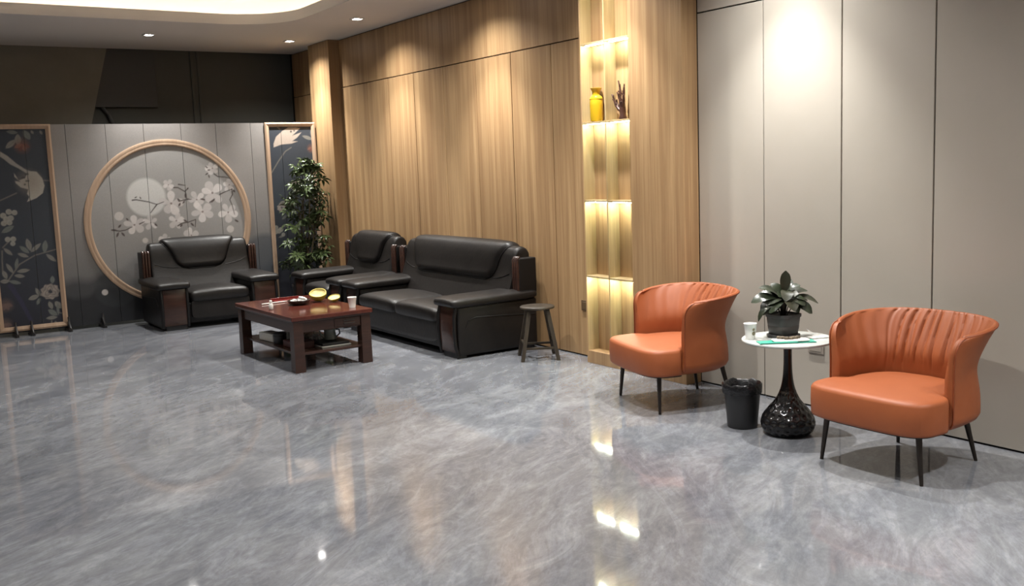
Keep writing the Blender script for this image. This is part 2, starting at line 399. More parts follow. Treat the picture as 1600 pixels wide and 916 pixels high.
GREYLEAVES = [(1.399,2.104,1.503,2.09,0.04),(1.378,1.933,1.479,2.02,0.053),(1.501,2.077,1.497,1.963,0.06),(1.557,2.115,1.613,2.018,0.06),(1.628,2.114,1.648,2.075,0.024),(1.711,2.113,1.731,2.068,0.024),(1.261,1.079,1.383,1.143,0.052),(1.266,0.921,1.343,0.843,0.037),(1.489,1.006,1.517,0.873,0.052),(1.416,0.932,1.501,0.852,0.044),(1.516,0.861,1.619,0.946,0.041),(1.39,0.857,1.491,0.814,0.038),(1.666,0.976,1.645,0.845,0.053),(1.66,0.83,1.75,0.744,0.041),(1.277,0.762,1.333,0.658,0.038),(1.386,0.811,1.358,0.694,0.032),(1.367,0.67,1.489,0.678,0.041),(1.34,0.633,1.438,0.614,0.038),(1.283,0.58,1.397,0.545,0.038),(1.203,0.581,1.291,0.58,0.044),(1.239,0.693,1.269,0.603,0.044),(1.7,0.596,1.693,0.516,0.044),(1.449,0.371,1.555,0.403,0.05),(1.528,0.484,1.565,0.396,0.038),(1.526,0.307,1.563,0.377,0.035),(1.643,0.331,1.669,0.246,0.044),(1.703,0.325,1.758,0.244,0.059),(1.628,0.243,1.713,0.174,0.053),(1.6,0.154,1.712,0.156,0.038),(1.685,0.117,1.7,0.048,0.035),(1.721,0.293,1.724,0.173,0.027),(4.572,2.018,4.708,1.97,0.041),(4.688,2.086,4.701,1.993,0.031),(4.359,1.316,4.443,1.384,0.041),(4.238,1.231,4.323,1.239,0.041),(4.263,2.125,4.321,2.09,0.017),(4.255,1.039,4.325,1.087,0.031),(4.267,0.951,4.33,0.976,0.021),(4.198,0.827,4.272,0.846,0.025)]
BERRIES = [(1.348,1.289,0.029),(1.4,1.279,0.027),(1.293,1.253,0.029),(1.36,1.224,0.029),(1.319,1.216,0.029),(1.344,1.179,0.027),(1.292,1.174,0.027),(1.313,1.008,0.027),(1.364,1.008,0.027),(1.356,0.962,0.024),(4.176,0.945,0.027),(4.234,0.918,0.029),(4.172,0.893,0.025),(4.209,0.902,0.029),(4.26,0.858,0.023)]
PEONIES = [(1.665,0.433,0.086),(4.465,1.43,0.074),(4.264,1.178,0.054)]
WARM = [(1.531,1.956,0.066),(4.68,1.866,0.046),(1.232,0.331,0.062),(1.213,0.129,0.059)]
STEMS = [[(1.281,0.588),(1.399,0.744),(1.552,0.826),(1.772,0.875)],[(1.251,0.894),(1.243,0.808),(1.236,0.664)],[(1.317,0.982),(1.26,0.929)],[(1.652,0.121),(1.644,0.04)],[(1.436,1.477),(1.278,1.408)],[(1.701,1.596),(1.767,1.593)],[(4.166,1.591),(4.26,1.726),(4.352,1.838),(4.428,1.882)],[(1.727,0.203),(1.794,0.18)]]
TRUNK = [(1.295,0.528),(1.378,0.359),(1.458,0.144)]
def paint(X, Z):
    """Colour (linear rgb) of the printed picture at screen coordinates X, Z (arrays)."""
    col = np.zeros(X.shape + (3,)); rng = np.random.default_rng(3)
    def over(mask, c, a=1.):
        k = (np.clip(mask, 0, 1)*a)[..., None]; col[:] = col*(1-k) + np.array(lin(c))*k
    sm = lambda d, e=.006: np.clip(.5 - d/e, 0, 1)
    def wav(px, pz, ph): return (np.sin(px*3.1+ph)+np.sin(px*7.3+2*ph)*.5+np.sin(px*13.7+3*ph)*.25+np.sin(pz*5+ph))/2.75
    def disc(x, z, r, e=.006): return sm(np.hypot(X-x, Z-z)-r, e)
    def seg_d(p, q):
        ax, az = p; bx, bz = q; dx, dz = bx-ax, bz-az; t = np.clip(((X-ax)*dx+(Z-az)*dz)/(dx*dx+dz*dz+1e-9), 0, 1)
        return np.hypot(X-ax-t*dx, Z-az-t*dz), t
    def line(pts, w0, w1, c, a=1.):
        d = np.full(X.shape, 9.)
        for i, (p, q) in enumerate(zip(pts[:-1], pts[1:])):
            dd, t = seg_d(p, q); f = (i+t)/(len(pts)-1); d = np.minimum(d, dd-(w0+(w1-w0)*f)/2)
        over(sm(d), c, a)
    def leaf(x0, z0, x1, z1, w, c, a=1., mid=None):
        dx, dz = x1-x0, z1-z0; L = math.hypot(dx, dz)+1e-6; u = ((X-x0)*dx+(Z-z0)*dz)/L; v = ((Z-z0)*dx-(X-x0)*dz)/L
        t = np.clip(u/L, 0, 1); h = w/2*np.sin(PI*t)**.8
        d = np.maximum(np.abs(v)-h, np.maximum(-u, u-L)); over(sm(d), c, a)
        if mid: over(sm(np.maximum(np.abs(v)-.002, np.maximum(-u, u-L*.9))), mid, .6*a)
    def petal(x0, z0, x1, z1, w, c, a):
        dx, dz = x1-x0, z1-z0; L = math.hypot(dx, dz)+1e-6; u = ((X-x0)*dx+(Z-z0)*dz)/L; v = ((Z-z0)*dx-(X-x0)*dz)/L
        t = np.clip(u/L, 0, 1); h = w/2*np.sqrt(np.clip(np.sin(PI*np.clip(.03+.97*t, 0, 1)**1.7), 0, 1))
        over(sm(np.maximum(np.abs(v)-h, np.maximum(-u, u-L)), .008), c, a)
    def poly(pts, c, a=1., e=.006):
        ins = np.zeros(X.shape, bool); d = np.full(X.shape, 9.)
        for p, q in zip(pts, pts[1:]+pts[:1]):
            cond = ((p[1] > Z) != (q[1] > Z))
            xi = (q[0]-p[0])*(Z-p[1])/((q[1]-p[1]) or 1e-9)+p[0]; ins ^= cond & (X < xi)
            d = np.minimum(d, seg_d(p, q)[0])
        over(sm(np.where(ins, -d, d), e), c, a)
    # misty grey ground, ink-wash hills; dimmer light towards the foot painted in too
    n1 = wav(X*1.3, Z, 1.); n2 = wav(X*4, Z*6, 2.)
    col[:] = np.array(lin(136, 132, 129))*(1+.05*n1+.03*n2)[..., None]
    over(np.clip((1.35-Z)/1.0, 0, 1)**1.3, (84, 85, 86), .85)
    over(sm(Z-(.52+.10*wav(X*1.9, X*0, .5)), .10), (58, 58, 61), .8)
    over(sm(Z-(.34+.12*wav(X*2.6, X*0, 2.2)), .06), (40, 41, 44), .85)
    over(sm(np.hypot((X-2.32)/.22, (Z-.40)/.20)-1, .15)*(Z < .7), (58, 60, 62), .6)
    over(sm(np.hypot((X-4.02)/.24, (Z-.62)/.26)-1, .25), (70, 74, 80), .7)
    # round window: paler ground, moon
    inside = sm(np.hypot(X-2.965, Z-1.09)-.875, .01)
    over(inside, (150, 147, 144), .55*1.0); over(inside*np.clip((Z-.6)/1., 0, 1), (160, 160, 158), .35)
    over(inside*sm(Z-(.46+.06*wav(X*3, X*0, 4.)), .08), (88, 90, 90), .7)
    over(disc(2.722, 1.374, .207, .03), (198, 197, 194), .85)
    for k, (x, z, r) in enumerate(FLOWERS):
        a0 = rng.uniform(0, 6)
        for i in range(5):
            a = a0+2*PI*i/5+rng.uniform(-.2, .2); Lr = r*rng.uniform(.85, 1.1)
            petal(x, z, x+1.1*Lr*math.cos(a), z+1.1*Lr*math.sin(a), r*rng.uniform(.55, .85), (208, 202, 199) if i % 2 else (190, 184, 182), .8)
        over(disc(x, z, r*.10), (96, 80, 76), .8)
    for x, z, r in PETALS: over(disc(x, z, r), (190, 184, 180), .85)
    for b_ in BRANCHES: line(b_, .014, .008, (62, 52, 50), .92)
    for l in LEAVES: leaf(*l[:4], l[4]*1.2, (68, 58, 56), .92)
    # the two dark bird-and-flower panels
    for x0, x1, ph in ((1.10, 1.80, 0.), (4.12, 4.80, 2.)):
        m = ((X > x0) & (X < x1)).astype(float)
        over(m, (62, 66, 72)); over(m*np.clip(.5+.5*wav(X*2, Z*.6, ph), 0, 1), (54, 60, 70), .6)
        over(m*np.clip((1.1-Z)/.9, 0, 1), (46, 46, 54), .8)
    line(TRUNK, .05, .035, (58, 56, 76), .8)
    for s in STEMS: line(s, .014, .012, (112, 108, 102), .85)
    for i, l in enumerate(GREYLEAVES): leaf(*l[:4], l[4], (124, 122, 116) if i % 3 else (108, 112, 108), .95, (86, 84, 82))
    for x, z, r in WARM:
        over(disc(x, z, r, r*.9), (104, 86, 80) if z < 1 else (118, 84, 72), .55)
        for i in range(4):
            a = -PI*(.15+.23*i); leaf(x, z+.3*r, x+r*1.2*math.cos(a), z+.3*r+r*1.2*math.sin(a), r*.6, (112, 92, 86) if z < 1 else ((136, 96, 82) if i % 2 else (110, 68, 60)), .6)
    for i, b_ in enumerate(BIRDS): poly(b_, ((170, 164, 154), (150, 146, 140), (176, 162, 150))[i], .95)
    bx, bz = BIRDS[0][3]; over(disc(bx-.14, bz+.04, .10, .12), (132, 124, 114), .5)
    for k in range(7): over(disc(BIRDS[0][0][0]-.02-.018*(k % 4), BIRDS[0][0][1]-.03-.035*(k//2), .010), (70, 68, 66), .8)
    bx, bz = BIRDS[2][4]; over(disc(bx+.03, bz-.05, .012), (60, 54, 52), .9); over(disc(bx+.07, bz-.04, .010), (60, 54, 52), .9)
    for x, z, r in BERRIES: over(disc(x, z, r), (150, 148, 140), .95); over(disc(x+.2*r, z-.2*r, r*.5, r), (126, 124, 118), .6)
    for x, z, r in PEONIES:
        for i in range(9):
            a = 2*PI*i/9; leaf(x+.2*r*math.cos(a), z+.2*r*math.sin(a), x+1.15*r*math.cos(a), z+1.0*r*math.sin(a), r*.8, (148, 138, 130) if i % 2 else (134, 126, 120), .95)
        th = np.arctan2(Z-z, X-x); rr = np.hypot(X-x, Z-z)/r
        over(sm(rr-1.0, .1)*np.clip(np.sin(rr*17+3*np.sin(th*3))-.55, 0, 1)*2, (84, 78, 76), .8)
    # weave of the printed cloth
    col[:] = col*(1+rng.normal(0, .025, X.shape))[..., None]
    return np.clip(col, 0, 1)

def art_mat():
    m = bpy.data.materials.new('printed_panel'); m.use_nodes = True; nt = m.node_tree; b = nt.nodes['Principled BSDF']
    a = nt.nodes.new('ShaderNodeAttribute'); a.attribute_name = 'print'; nt.links.new(a.outputs['Color'], b.inputs['Base Color'])
    b.inputs['Roughness'].default_value = .5; b.inputs['Specular IOR Level'].default_value = .3
    return m
M['art'] = art_mat()
SX0, SX1, SZ0, SZ1 = 1.15, 4.735, .035, 2.172
screen = thing('folding_screen', 'long grey folding screen printed with moon, blossom branches and birds, with round wooden frame', 'folding screen', ((SX0+SX1)/2, YS, 0))
edges = [1.15, 1.557, 1.953, 2.353, 2.747, 3.150, 3.540, 3.946, 4.312, 4.735]
NZ = 330
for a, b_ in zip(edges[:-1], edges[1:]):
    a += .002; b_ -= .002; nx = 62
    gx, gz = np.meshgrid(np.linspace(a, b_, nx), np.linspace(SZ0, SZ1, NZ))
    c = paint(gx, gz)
    co = np.stack([gx-(SX0+SX1)/2, np.zeros_like(gx), gz], -1).reshape(-1, 3)
    nv = len(co); ids = np.arange(nv).reshape(NZ, nx)
    quads = np.stack([ids[:-1, :-1], ids[:-1, 1:], ids[1:, 1:], ids[1:, :-1]], -1).reshape(-1, 4)
    x0, x1 = co[0, 0], co[-1, 0]
    ex = np.array([(x, y, z) for y in (0, .022) for x, z in ((x0, SZ0), (x1, SZ0), (x1, SZ1), (x0, SZ1))])
    q2 = np.array([(4, 7, 6, 5), (0, 4, 5, 1), (1, 5, 6, 2), (2, 6, 7, 3), (3, 7, 4, 0)])+nv
    co = np.concatenate([co, ex]); quads = np.concatenate([quads, q2])
    me = bpy.data.meshes.new('panel'); me.from_pydata(co.tolist(), [], quads.tolist())
    at = me.attributes.new('print', 'FLOAT_COLOR', 'POINT')
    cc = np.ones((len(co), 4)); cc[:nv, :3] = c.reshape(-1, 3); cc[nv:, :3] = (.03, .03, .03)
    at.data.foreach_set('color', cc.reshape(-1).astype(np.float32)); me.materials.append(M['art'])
    o = bpy.data.objects.new('panel', me); C.objects.link(o); o.parent = screen
XM = (SX0+SX1)/2
def rect_frame(x0, x1, z0, z1, wd, dp):
    bm = B(); prof = [(0, 0), (0, -dp*.7), (wd*.35, -dp), (wd, -dp*.55), (wd, 0)]   # inset, y
    P = []
    for ins, y in prof: P.append([(x0+ins-XM, y, z0+ins), (x1-ins-XM, y, z0+ins), (x1-ins-XM, y, z1-ins), (x0+ins-XM, y, z1-ins)])
    grid(bm, P, cu=True, cv=True); return bm
for x0, x1 in ((1.148, 1.812), (4.112, 4.738)):
    obj('picture_frame', rect_frame(x0, x1, .05, 2.176, .05, .018), M['frame_wood'], screen)
bm = B(); P = []
for r, y in ((.838, 0), (.838, -.010), (.852, -.017), (.868, -.012), (.876, -.012), (.892, -.017), (.912, -.010), (.912, 0)):
    P.append([(2.965-XM+r*math.cos(2*PI*i/128), y, 1.09+r*math.sin(2*PI*i/128)) for i in range(128)])
grid(bm, P, cu=True, cv=True); obj('round_frame', bm, M['frame_wood'], screen, 50)
for x in (1.30, 1.45, 1.81, 2.155, 3.95):
    bm = B(); box(bm, x-.017-XM, x+.017-XM, -.14, .16, 0, .03, .006, 2); box(bm, x-.012-XM, x+.012-XM, -.055, .05, .02, .10, .006, 2)
    tube(bm, [(x-XM, -.045, .15), (x-XM, -.06, .09), (x-XM, -.12, .028)], .011, 8)
    obj('foot', bm, M['foot_black'], screen, 40)

# ------------------------------------------------------------------ black leather suite
def lounge(name, W, seats, label, cat, loc, rz, group=None):
    t = thing(name, label, cat, loc, rz, group)
    AW = .345; IW = W-2*AW; L, L2, DW = M['leather'], M['leather2'], M['dark_wood']
    h = W/2
    # plinth and front apron
    bm = B(); box(bm, -IW/2-.02, IW/2+.02, -.36, .40, .055, .27, .02, 3); obj('base', bm, L2, t, 40)
    bm = B(); sbox(bm, (0, -.365, .20), (IW+.01, .06, .22), .35, .15); obj('front_panel', bm, L, t, 180)
    for k in range(seats):
        wd = IW/seats; cx = -IW/2+wd*(k+.5)
        def pf(p, cx=cx, wd=wd):
            if p.z > .33: p.z += .022*max(0, 1-((p.x-cx)/(wd/2))**2)*max(0, 1-((p.y+.13)/.35)**4) - .012*max(0, (p.y+.1))
            return p
        bm = B(); sbox(bm, (cx, -.13, .33), (wd+.012, .58, .14), .45, .16, 56, 20, pf); obj('seat_cushion', bm, L, t, 180)
    # arms
    for s in (-1, 1):
        ax = s*(h-AW/2)
        bm = B(); box(bm, ax-AW/2+.03, ax+AW/2-.03, -.375, .425, .02, .44, .03, 3); a = obj('arm', bm, L, t, 40)
        bm = B()
        def bulge(z): u = (z-.05)/.38; return .022*math.sin(PI*max(0, min(1, u)))**.8
        P = []
        for i in range(17):
            z = .05+.375*i/16; row = []
            for j in range(9):
                x = ax-.115+.23*j/8; e = 1-abs(j/4-1)**4
                row.append((x, -.376-.012-bulge(z)*(.5+.5*e), z))
            P.append(row)
        V = grid(bm, P)
        for e in ([V[0], V[-1], [r[0] for r in V], [r[-1] for r in V]]):
            q = [bm.verts.new((v.co.x, -.37, v.co.z)) for v in e]
            for i in range(len(e)-1): bm.faces.new((e[i], e[i+1], q[i+1], q[i]))
        o = obj('wood_panel', bm, DW, a, 40); o['label'] = 'glossy dark wood front of the armrest'
        for d in (-.13, .13):
            bm = B(); tube(bm, [(ax+d, -.378, .03), (ax+d, -.398, .12), (ax+d, -.404, .24), (ax+d, -.398, .36), (ax+d, -.38, .43)], .016, 8); obj('trim', bm, L2, a, 60)
        def padf(p, ax=ax):
            u = (p.y+.43)/.85
            p.z += .012*u + .010*max(0, 1-((p.x-ax)/.17)**2)*(1 if p.z > .46 else 0)
            return p
        bm = B(); sbox(bm, (ax, -.005, .460), (AW+.005, .86, .085), .5, .16, 56, 18, padf); obj('arm_pad', bm, L, a, 180)
        bm = B()
        tube(bm, [(ax+s*(AW/2-.028), .40, .30), (ax+s*(AW/2-.028), 0, .325), (ax+s*(AW/2-.028), -.20, .335), (ax+s*(AW/2-.028), -.27, .315), (ax+s*(AW/2-.028), -.30, .25)], .004, 6); obj('piping', bm, L2, a, 60)
        for y in (-.33, .36):
            bm = B(); box(bm, ax-.10, ax+.12, y-.045, y+.045, 0, .05, .005, 1); obj('foot', bm, M['plastic_black'], t)
    # backrest: swept profile (y, z)
    prof = [(.12, .36), (.165, .46), (.205, .56), (.235, .66), (.255, .76), (.272, .82), (.30, .862), (.345, .878), (.395, .866), (.425, .83)]
    pr = catmull(prof, 5); BW = W-.235
    bm = B(); full = pr + [np.array((.43, .6)), np.array((.43, .12)), np.array((.13, .12))]
    cyz = np.array((.33, .6)); P = []
    for xx, k in ((-1, .90), (-.985, .965), (-.955, .992), (-.9, 1), (0, 1), (.9, 1), (.955, .992), (.985, .965), (1, .90)):
        P.append([(xx*BW/2, *(cyz+(q-cyz)*k)) for q in full])
    V = grid(bm, P, cv=True); cap(bm, V[0]); cap(bm, V[-1]); back = obj('backrest', bm, L, t, 55)
    # draped headrest flap
    N = len(pr); nrm = []
    for i in range(N):
        d = pr[min(i+1, N-1)]-pr[max(i-1, 0)]; d = d/np.linalg.norm(d); nrm.append(np.array((-d[1], d[0])))
    i0 = next(i for i in range(N) if pr[i][1] > .575)
    bm = B(); P = []; top = BW/2-.135; bot = top-.16
    for i in range(i0, N):
        v = (i-i0)/(N-1-i0)
        hw = bot+(top-bot)*min(1, v/.62)**.9
        if v < .16: hw -= .10*(1-math.sqrt(max(0, 1-(1-v/.16)**2)))
        row = []
        for j in range(41):
            u = -1+2*j/40; u = math.copysign(abs(u)**.6, u)
            th = (.034*max(0, 1-abs(u)**26)**.5 + .010*max(0, 1-abs(u)**4))*min(1, math.sqrt(v/.05)) if v > 0 else 0
            q = pr[i]+nrm[i]*(th+.001); row.append((u*hw, q[0], q[1]))
        P.append(row)
    grid(bm, P); obj('headrest_flap', bm, L, back, 75)
    rimp = [r[0] for r in P[::-1]] + P[0][1:-1] + [r[-1] for r in P]
    bm = B(); tube(bm, [(x, y-.002, z) for x, y, z in rimp], .006, 6); obj('flap_piping', bm, L2, back, 60)
    # seam below the flap, and wooden wings at both ends of the back
    for s in (-1, 1):
        bm = B(); ps = []
        for k in range(8):
            u = k/7; z = .60+.05*(u**2); i = min(range(N), key=lambda i: abs(pr[i][1]-z)); q = pr[i]+nrm[i]*.001
            ps.append((s*(bot+.02+(BW/2-.06-bot)*u), q[0]-.002*0, z))
        tube(bm, ps, .0035, 6); obj('piping', bm, L2, back, 60)
        x0 = s*(BW/2+.006); x1 = s*(h-.025); xa, xb = min(x0, x1), max(x0, x1)
        bm = B(); box(bm, xa, xb, .245, .425, .47, .785, .012, 3); g = obj('wing', bm, L2, t, 40)
        bm = B()
        for k in range(3):
            x = xa+(xb-xa)*(k+.5)/3; r = (xb-xa)/6*.98
            tube(bm, [(x, .238, .47), (x, .238, .772), (x, .246, .786), (x, .262, .790)], r, 10)
        o = obj('wood_rib', bm, DW, g, 50); o['label'] = 'ribbed dark wood edge with polished caps'
    return t
lounge('armchair', 1.31, 1, 'wide black leather armchair with wooden arm fronts, backed against the folding screen', 'armchair', (3.178, 10.825, 0), 0)
lounge('armchair', 1.30, 1, 'black leather armchair against the wooden wall, between the tall plant and the sofa', 'armchair', (4.420, 9.855, 0), -PI/2)
lounge('sofa', 2.22, 2, 'two-seat black leather sofa with wooden arm fronts against the wooden wall', 'sofa', (4.420, 8.04, 0), -PI/2)

# ------------------------------------------------------------------ orange tub chairs
def tub_chair(label, loc, rz):
    t = thing('tub_chair', label, 'chair', loc, rz, 'orange tub chairs'); O = M['orange']
    # seat cushion: full width in front of the shell, narrower inside it
    out = [(0, -.378), (.15, -.374), (.24, -.362), (.305, -.335), (.338, -.285), (.346, -.22), (.345, -.165), (.332, -.138), (.305, -.125), (.288, -.09), (.286, .03), (.262, .13), (.18, .21), (0, .24)]
    rt = catmull(out, 5); pl_ = [tuple(p) for p in rt] + [(-p[0], p[1]) for p in rt[-2:0:-1]]
    bm = B(); P = []
    def ins(k, z, crown=0.):
        return [(x*(1-k/.36), (y+.03)*(1-k/.34)-.03, z) for x, y in pl_]
    for k, z in ((.10, .238), (.02, .240), (.004, .246), (0, .258), (-.002, .32), (-.001, .385), (.004, .398), (.013, .406), (.035, .411), (.10, .416), (.18, .420), (.26, .421), (.32, .421)): P.append(ins(k, z))
    V = grid(bm, P, cv=True); cap(bm, V[0]); cap(bm, V[-1]); seat = obj('seat', bm, O, t, 60)
    # wraparound shell
    key = [(.340, -.125), (.342, -.05), (.334, .05), (.306, .145), (.245, .225), (.145, .268), (0, .280)]
    hp = catmull(key, 14); path = [np.array(p) for p in hp] + [np.array((-p[0], p[1])) for p in hp[-2::-1]]
    dcum = [0.]
    for a, b_ in zip(path[:-1], path[1:]): dcum.append(dcum[-1]+np.linalg.norm(b_-a))
    Lp = dcum[-1]; dcum = np.array(dcum); px = np.array([p[0] for p in path]); py = np.array([p[1] for p in path])
    def at(d):
        f = lambda d: np.array((np.interp(d, dcum, px), np.interp(d, dcum, py)))
        p = f(d); q = f(min(d+.004, Lp))-f(max(d-.004, 0)); q /= np.linalg.norm(q); return p, np.array((q[1], -q[0]))
    # creases of the gathered inner cover: place along the shell, depth, slant, width
    pleats = [(.30, .35, .02, .007), (.345, .5, .02, .006), (.385, .8, .018, .005), (.405, .5, .03, .006), (.44, 1., .012, .005), (.455, .6, -.01, .005), (.505, .9, .004, .005), (.545, .7, -.006, .006), (.585, 1., -.012, .005), (.60, .6, .01, .006), (.645, .9, -.02, .006), (.69, .8, -.03, .006), (.735, .5, -.03, .007)]
    NS, NH = 200, 34; outer, inner = [], []
    for j in range(NH+1):
        hh = 1-(1-j/NH)**1.7; ro, ri = [], []
        for i in range(NS+1):
            s = i/NS; e = abs(2*s-1)                                   # 1 at the front ends, 0 at the back
            tt = min(1, max(0, (hh-.80)/.20)); cut = .085*(1-math.sqrt(max(0, 1-tt*tt)))*.8
            d = cut+(Lp-2*cut)*s
            p, n = at(d)
            ztop = .728-.040*e**2.5; z = .238+(ztop-.238)*hh
            k = 1-e**6
            fl = (.070*(.18+.82*k))*max(0, (hh-.5)/.5)**2.2
            waist = -.020*k*math.exp(-((hh-.55)/.20)**2)
            foot = -.05*max(0, 1-hh/.10)**2
            off = .012+fl+waist+foot
            g = 0.
            for s0, a, sl, wd in pleats:
                c0 = s0+sl*(hh-.3)*1.6; g += a*math.exp(-((s-c0)/wd)**2)
            fade = max(0, min(1, (hh-.36)/.15))*(1-.25*max(0, (hh-.9)/.1))
            th = .052-.026*max(0, (hh-.55)/.45)
            q = p+n*off; ro.append((q[0], q[1], z))
            puff = .005*math.sin(s*95+3*hh)*fade*(1-e**2)
            q2 = p+n*(off-th+(.013*min(g, 1.1)-puff*.6)*fade); ri.append((q2[0], q2[1], z-.005*min(g, 1.1)*fade*hh))
        outer.append(ro); inner.append(ri)
    # rounded rim between the two skins
    rim = []
    for k in (.18, .5, .82):
        rim.append([tuple(np.array(a)*(1-k)+np.array(b_)*k+np.array((0, 0, .011*math.sin(PI*k)**.6))) for a, b_ in zip(outer[-1], inner[-1])])
    rows = outer+rim+inner[::-1]
    bm = B(); V = grid(bm, rows, cu=True)
    for col in (0, NS):      # front ends, rounded
        ring = [r[col] for r in V]
        n_ = NH+1; yy = -.016
        mid = []
        for j in range(n_):
            a, b_ = V[j][col].co, V[len(V)-1-j][col].co; m_ = (a+b_)/2; hh = 1-(1-j/NH)**1.7; m_ = m_+Vector((0, yy*(1-.5*hh), 0)); mid.append(bm.verts.new(m_))
        for j in range(n_-1):
            bm.faces.new((V[j][col], V[j+1][col], mid[j+1], mid[j])); bm.faces.new((V[len(V)-1-j][col], V[len(V)-2-j][col], mid[j+1], mid[j]))
        tp = [V[NH+k][col] for k in range(5)]
        for a, b_ in zip(tp[:-1], tp[1:]):
            bm.faces.new((a, b_, mid[-1]))
    obj('backrest', bm, O, t, 60)
    # seam piping up the front ends and along the outer edge of the rim
    pts = [r[0] for r in outer[1:-1]] + outer[-1] + [r[NS] for r in outer[-2:0:-1]]
    bm = B(); tube(bm, [(x, y-(.004 if abs(x) > .3 and y < 0 else 0), z) for x, y, z in pts], .0042, 6); obj('piping', bm, M['orange_seam'], t, 60)
    # base plate and legs
    bm = B(); P = [[(x*.9, y*.9, z) for x, y in pl_] for z in (.230, .24)]; V = grid(bm, P, cv=True); cap(bm, V[0]); cap(bm, V[1]); obj('base_plate', bm, M['plastic_black'], t)
    for (xa, ya), (xb, yb) in (((.262, -.262), (.289, -.274)), ((-.262, -.262), (-.289, -.274)), ((.19, .225), (.224, .274)), ((-.19, .225), (-.224, .274))):
        bm = B(); tube(bm, [(xa, ya, .236), (xb, yb, .0)], [.016, .009], 12); obj('leg', bm, M['bronze'], t, 50)
    return t
tub_chair('orange leather tub chair turned slightly, its wing near the lit niches and bin', (4.392, 4.738, 0), math.radians(-105))
tub_chair('orange leather tub chair squarely backed to the plain grey panels beyond the round side table', (4.330, 3.008, 0), -PI/2)

# ------------------------------------------------------------------ niche column
nc = thing('display_niche', 'oak wall column with two lit columns of open niches from floor to ceiling', 'shelf', (XC, 5.58, 0))
def npart(name, x0, x1, y0, y1, z0, z1, m=None, parent=None, bev=.0015):
    bm = B(); cy = (y0+y1)/2; cz = (z0+z1)/2; cx = (x0+x1)/2
    box(bm, x0-cx, x1-cx, y0-cy, y1-cy, z0-cz, z1-cz, bev, 1); o = obj(name, bm, m or M['oak'], parent or nc); o.location = (cx-XC, cy-5.58, cz); return o
DEP = .108; TH = .014
ya, ym, yb_ = 5.572, 5.846, 6.128          # cell limits: near side, middle, far side
npart('side_panel', XC, XW-.002, yb_, yb_+TH, 0, ZC-.004)
npart('wide_panel', XC, XW-.002, 5.02, ya, 0, ZC-.004)
npart('back_panel', XC+DEP, XC+DEP+.012, ya, yb_, 0, ZC-.004, M['oak'])  # darker oak than the niche sides; weaker light at the back put into colour
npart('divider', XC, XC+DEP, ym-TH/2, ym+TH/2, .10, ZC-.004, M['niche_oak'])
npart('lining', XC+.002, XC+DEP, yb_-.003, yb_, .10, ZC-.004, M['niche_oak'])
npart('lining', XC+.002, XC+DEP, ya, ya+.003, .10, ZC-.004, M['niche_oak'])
npart('plinth', XC+.001, XC+DEP, ya, yb_, 0, .10)
zs = [.695, 1.282, 1.875, 2.462]
for a, b_ in ((ya+.003, ym-TH/2), (ym+TH/2, yb_-.003)):
    for z in zs + [3.055]:
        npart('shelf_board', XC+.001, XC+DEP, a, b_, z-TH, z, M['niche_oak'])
        npart('light_strip', XC+.030, XC+.040, a+.02, b_-.02, z-TH-.005, z-TH, M['niche'], None, 0)

v = thing('vase', 'translucent yellow glass vase with flared lip standing in a lit niche', 'vase', (XC+.053, 6.014, 1.876))
bm = B(); lathe(bm, [(.034, 0), (.047, .006), (.050, .03), (.051, .12), (.050, .168), (.043, .188), (.030, .198), (.031, .225), (.042, .246), (.046, .250), (.043, .252), (.028, .226), (.026, .2), (.04, .186), (.048, .16), (.048, .02), (.02, .01)], 32, capt=True)
obj('body', bm, M['yellow_glass'], v, 50)
bm = B(); lathe(bm, [(.0505, .165), (.0525, .170), (.0495, .176)], 32, capb=False); obj('shoulder_ring', bm, M['yellow_glass'], v, 60)
c_ = thing('coral_figure', 'dark branching coral ornament with knobs standing in a lit niche beside the vase', 'ornament', (XC+.060, 5.715, 1.876))
bm = B(); lathe(bm, [(.030, 0), (.032, .012), (.022, .03), (.024, .06), (.02, .09)], 14, capt=True); obj('base', bm, M['coral'], c_, 50)
r_ = random.Random(2)
for k, (dy, dx, hgt, bend) in enumerate(((.12, -.01, .19, .03), (.06, .012, .285, .03), (.03, -.02, .20, .02), (-.012, .01, .255, .0), (-.03, -.015, .18, -.01), (.09, .015, .15, .03))):
    bm = B(); pts = [(dx*u, dy*u**.8+bend*.4*math.sin(u*5+k), .05+(hgt-.05)*u) for u in (0, .2, .4, .6, .8, 1)]
    tube(bm, pts, [.014, .012, .011, .010, .008, .005], 8)
    for q in range(3):
        p = pts[2+q]; s = 1 if q % 2 else -1; tube(bm, [p, (p[0]-.01, p[1]+s*.014, p[2]+.02)], [.007, .004], 6)
    obj('branch', bm, M['coral'], c_, 60)

# switch and socket plates
t = thing('wall_switch', 'small brown switch plate on the wooden wall beside the niche column', 'switch', (XW-.001, 6.335, .42))
bm = B(); box(bm, -.009, 0, -.043, .043, -.043, .043, .003, 2); obj('plate', bm, M['switch'], t)
bm = B(); box(bm, -.012, -.008, -.030, .030, -.030, .030, .002, 1); obj('rocker', bm, M['switch'], t)
t = thing('wall_socket', 'pale socket plate on the grey wall panel behind the side table', 'socket', (XW-.001, 4.012, .388))
bm = B(); box(bm, -.009, 0, -.06, .06, -.043, .043, .003, 2); obj('plate', bm, M['socket'], t)
bm = B(); box(bm, -.012, -.008, -.045, .045, -.030, .030, .002, 1); obj('face', bm, M['socket'], t)

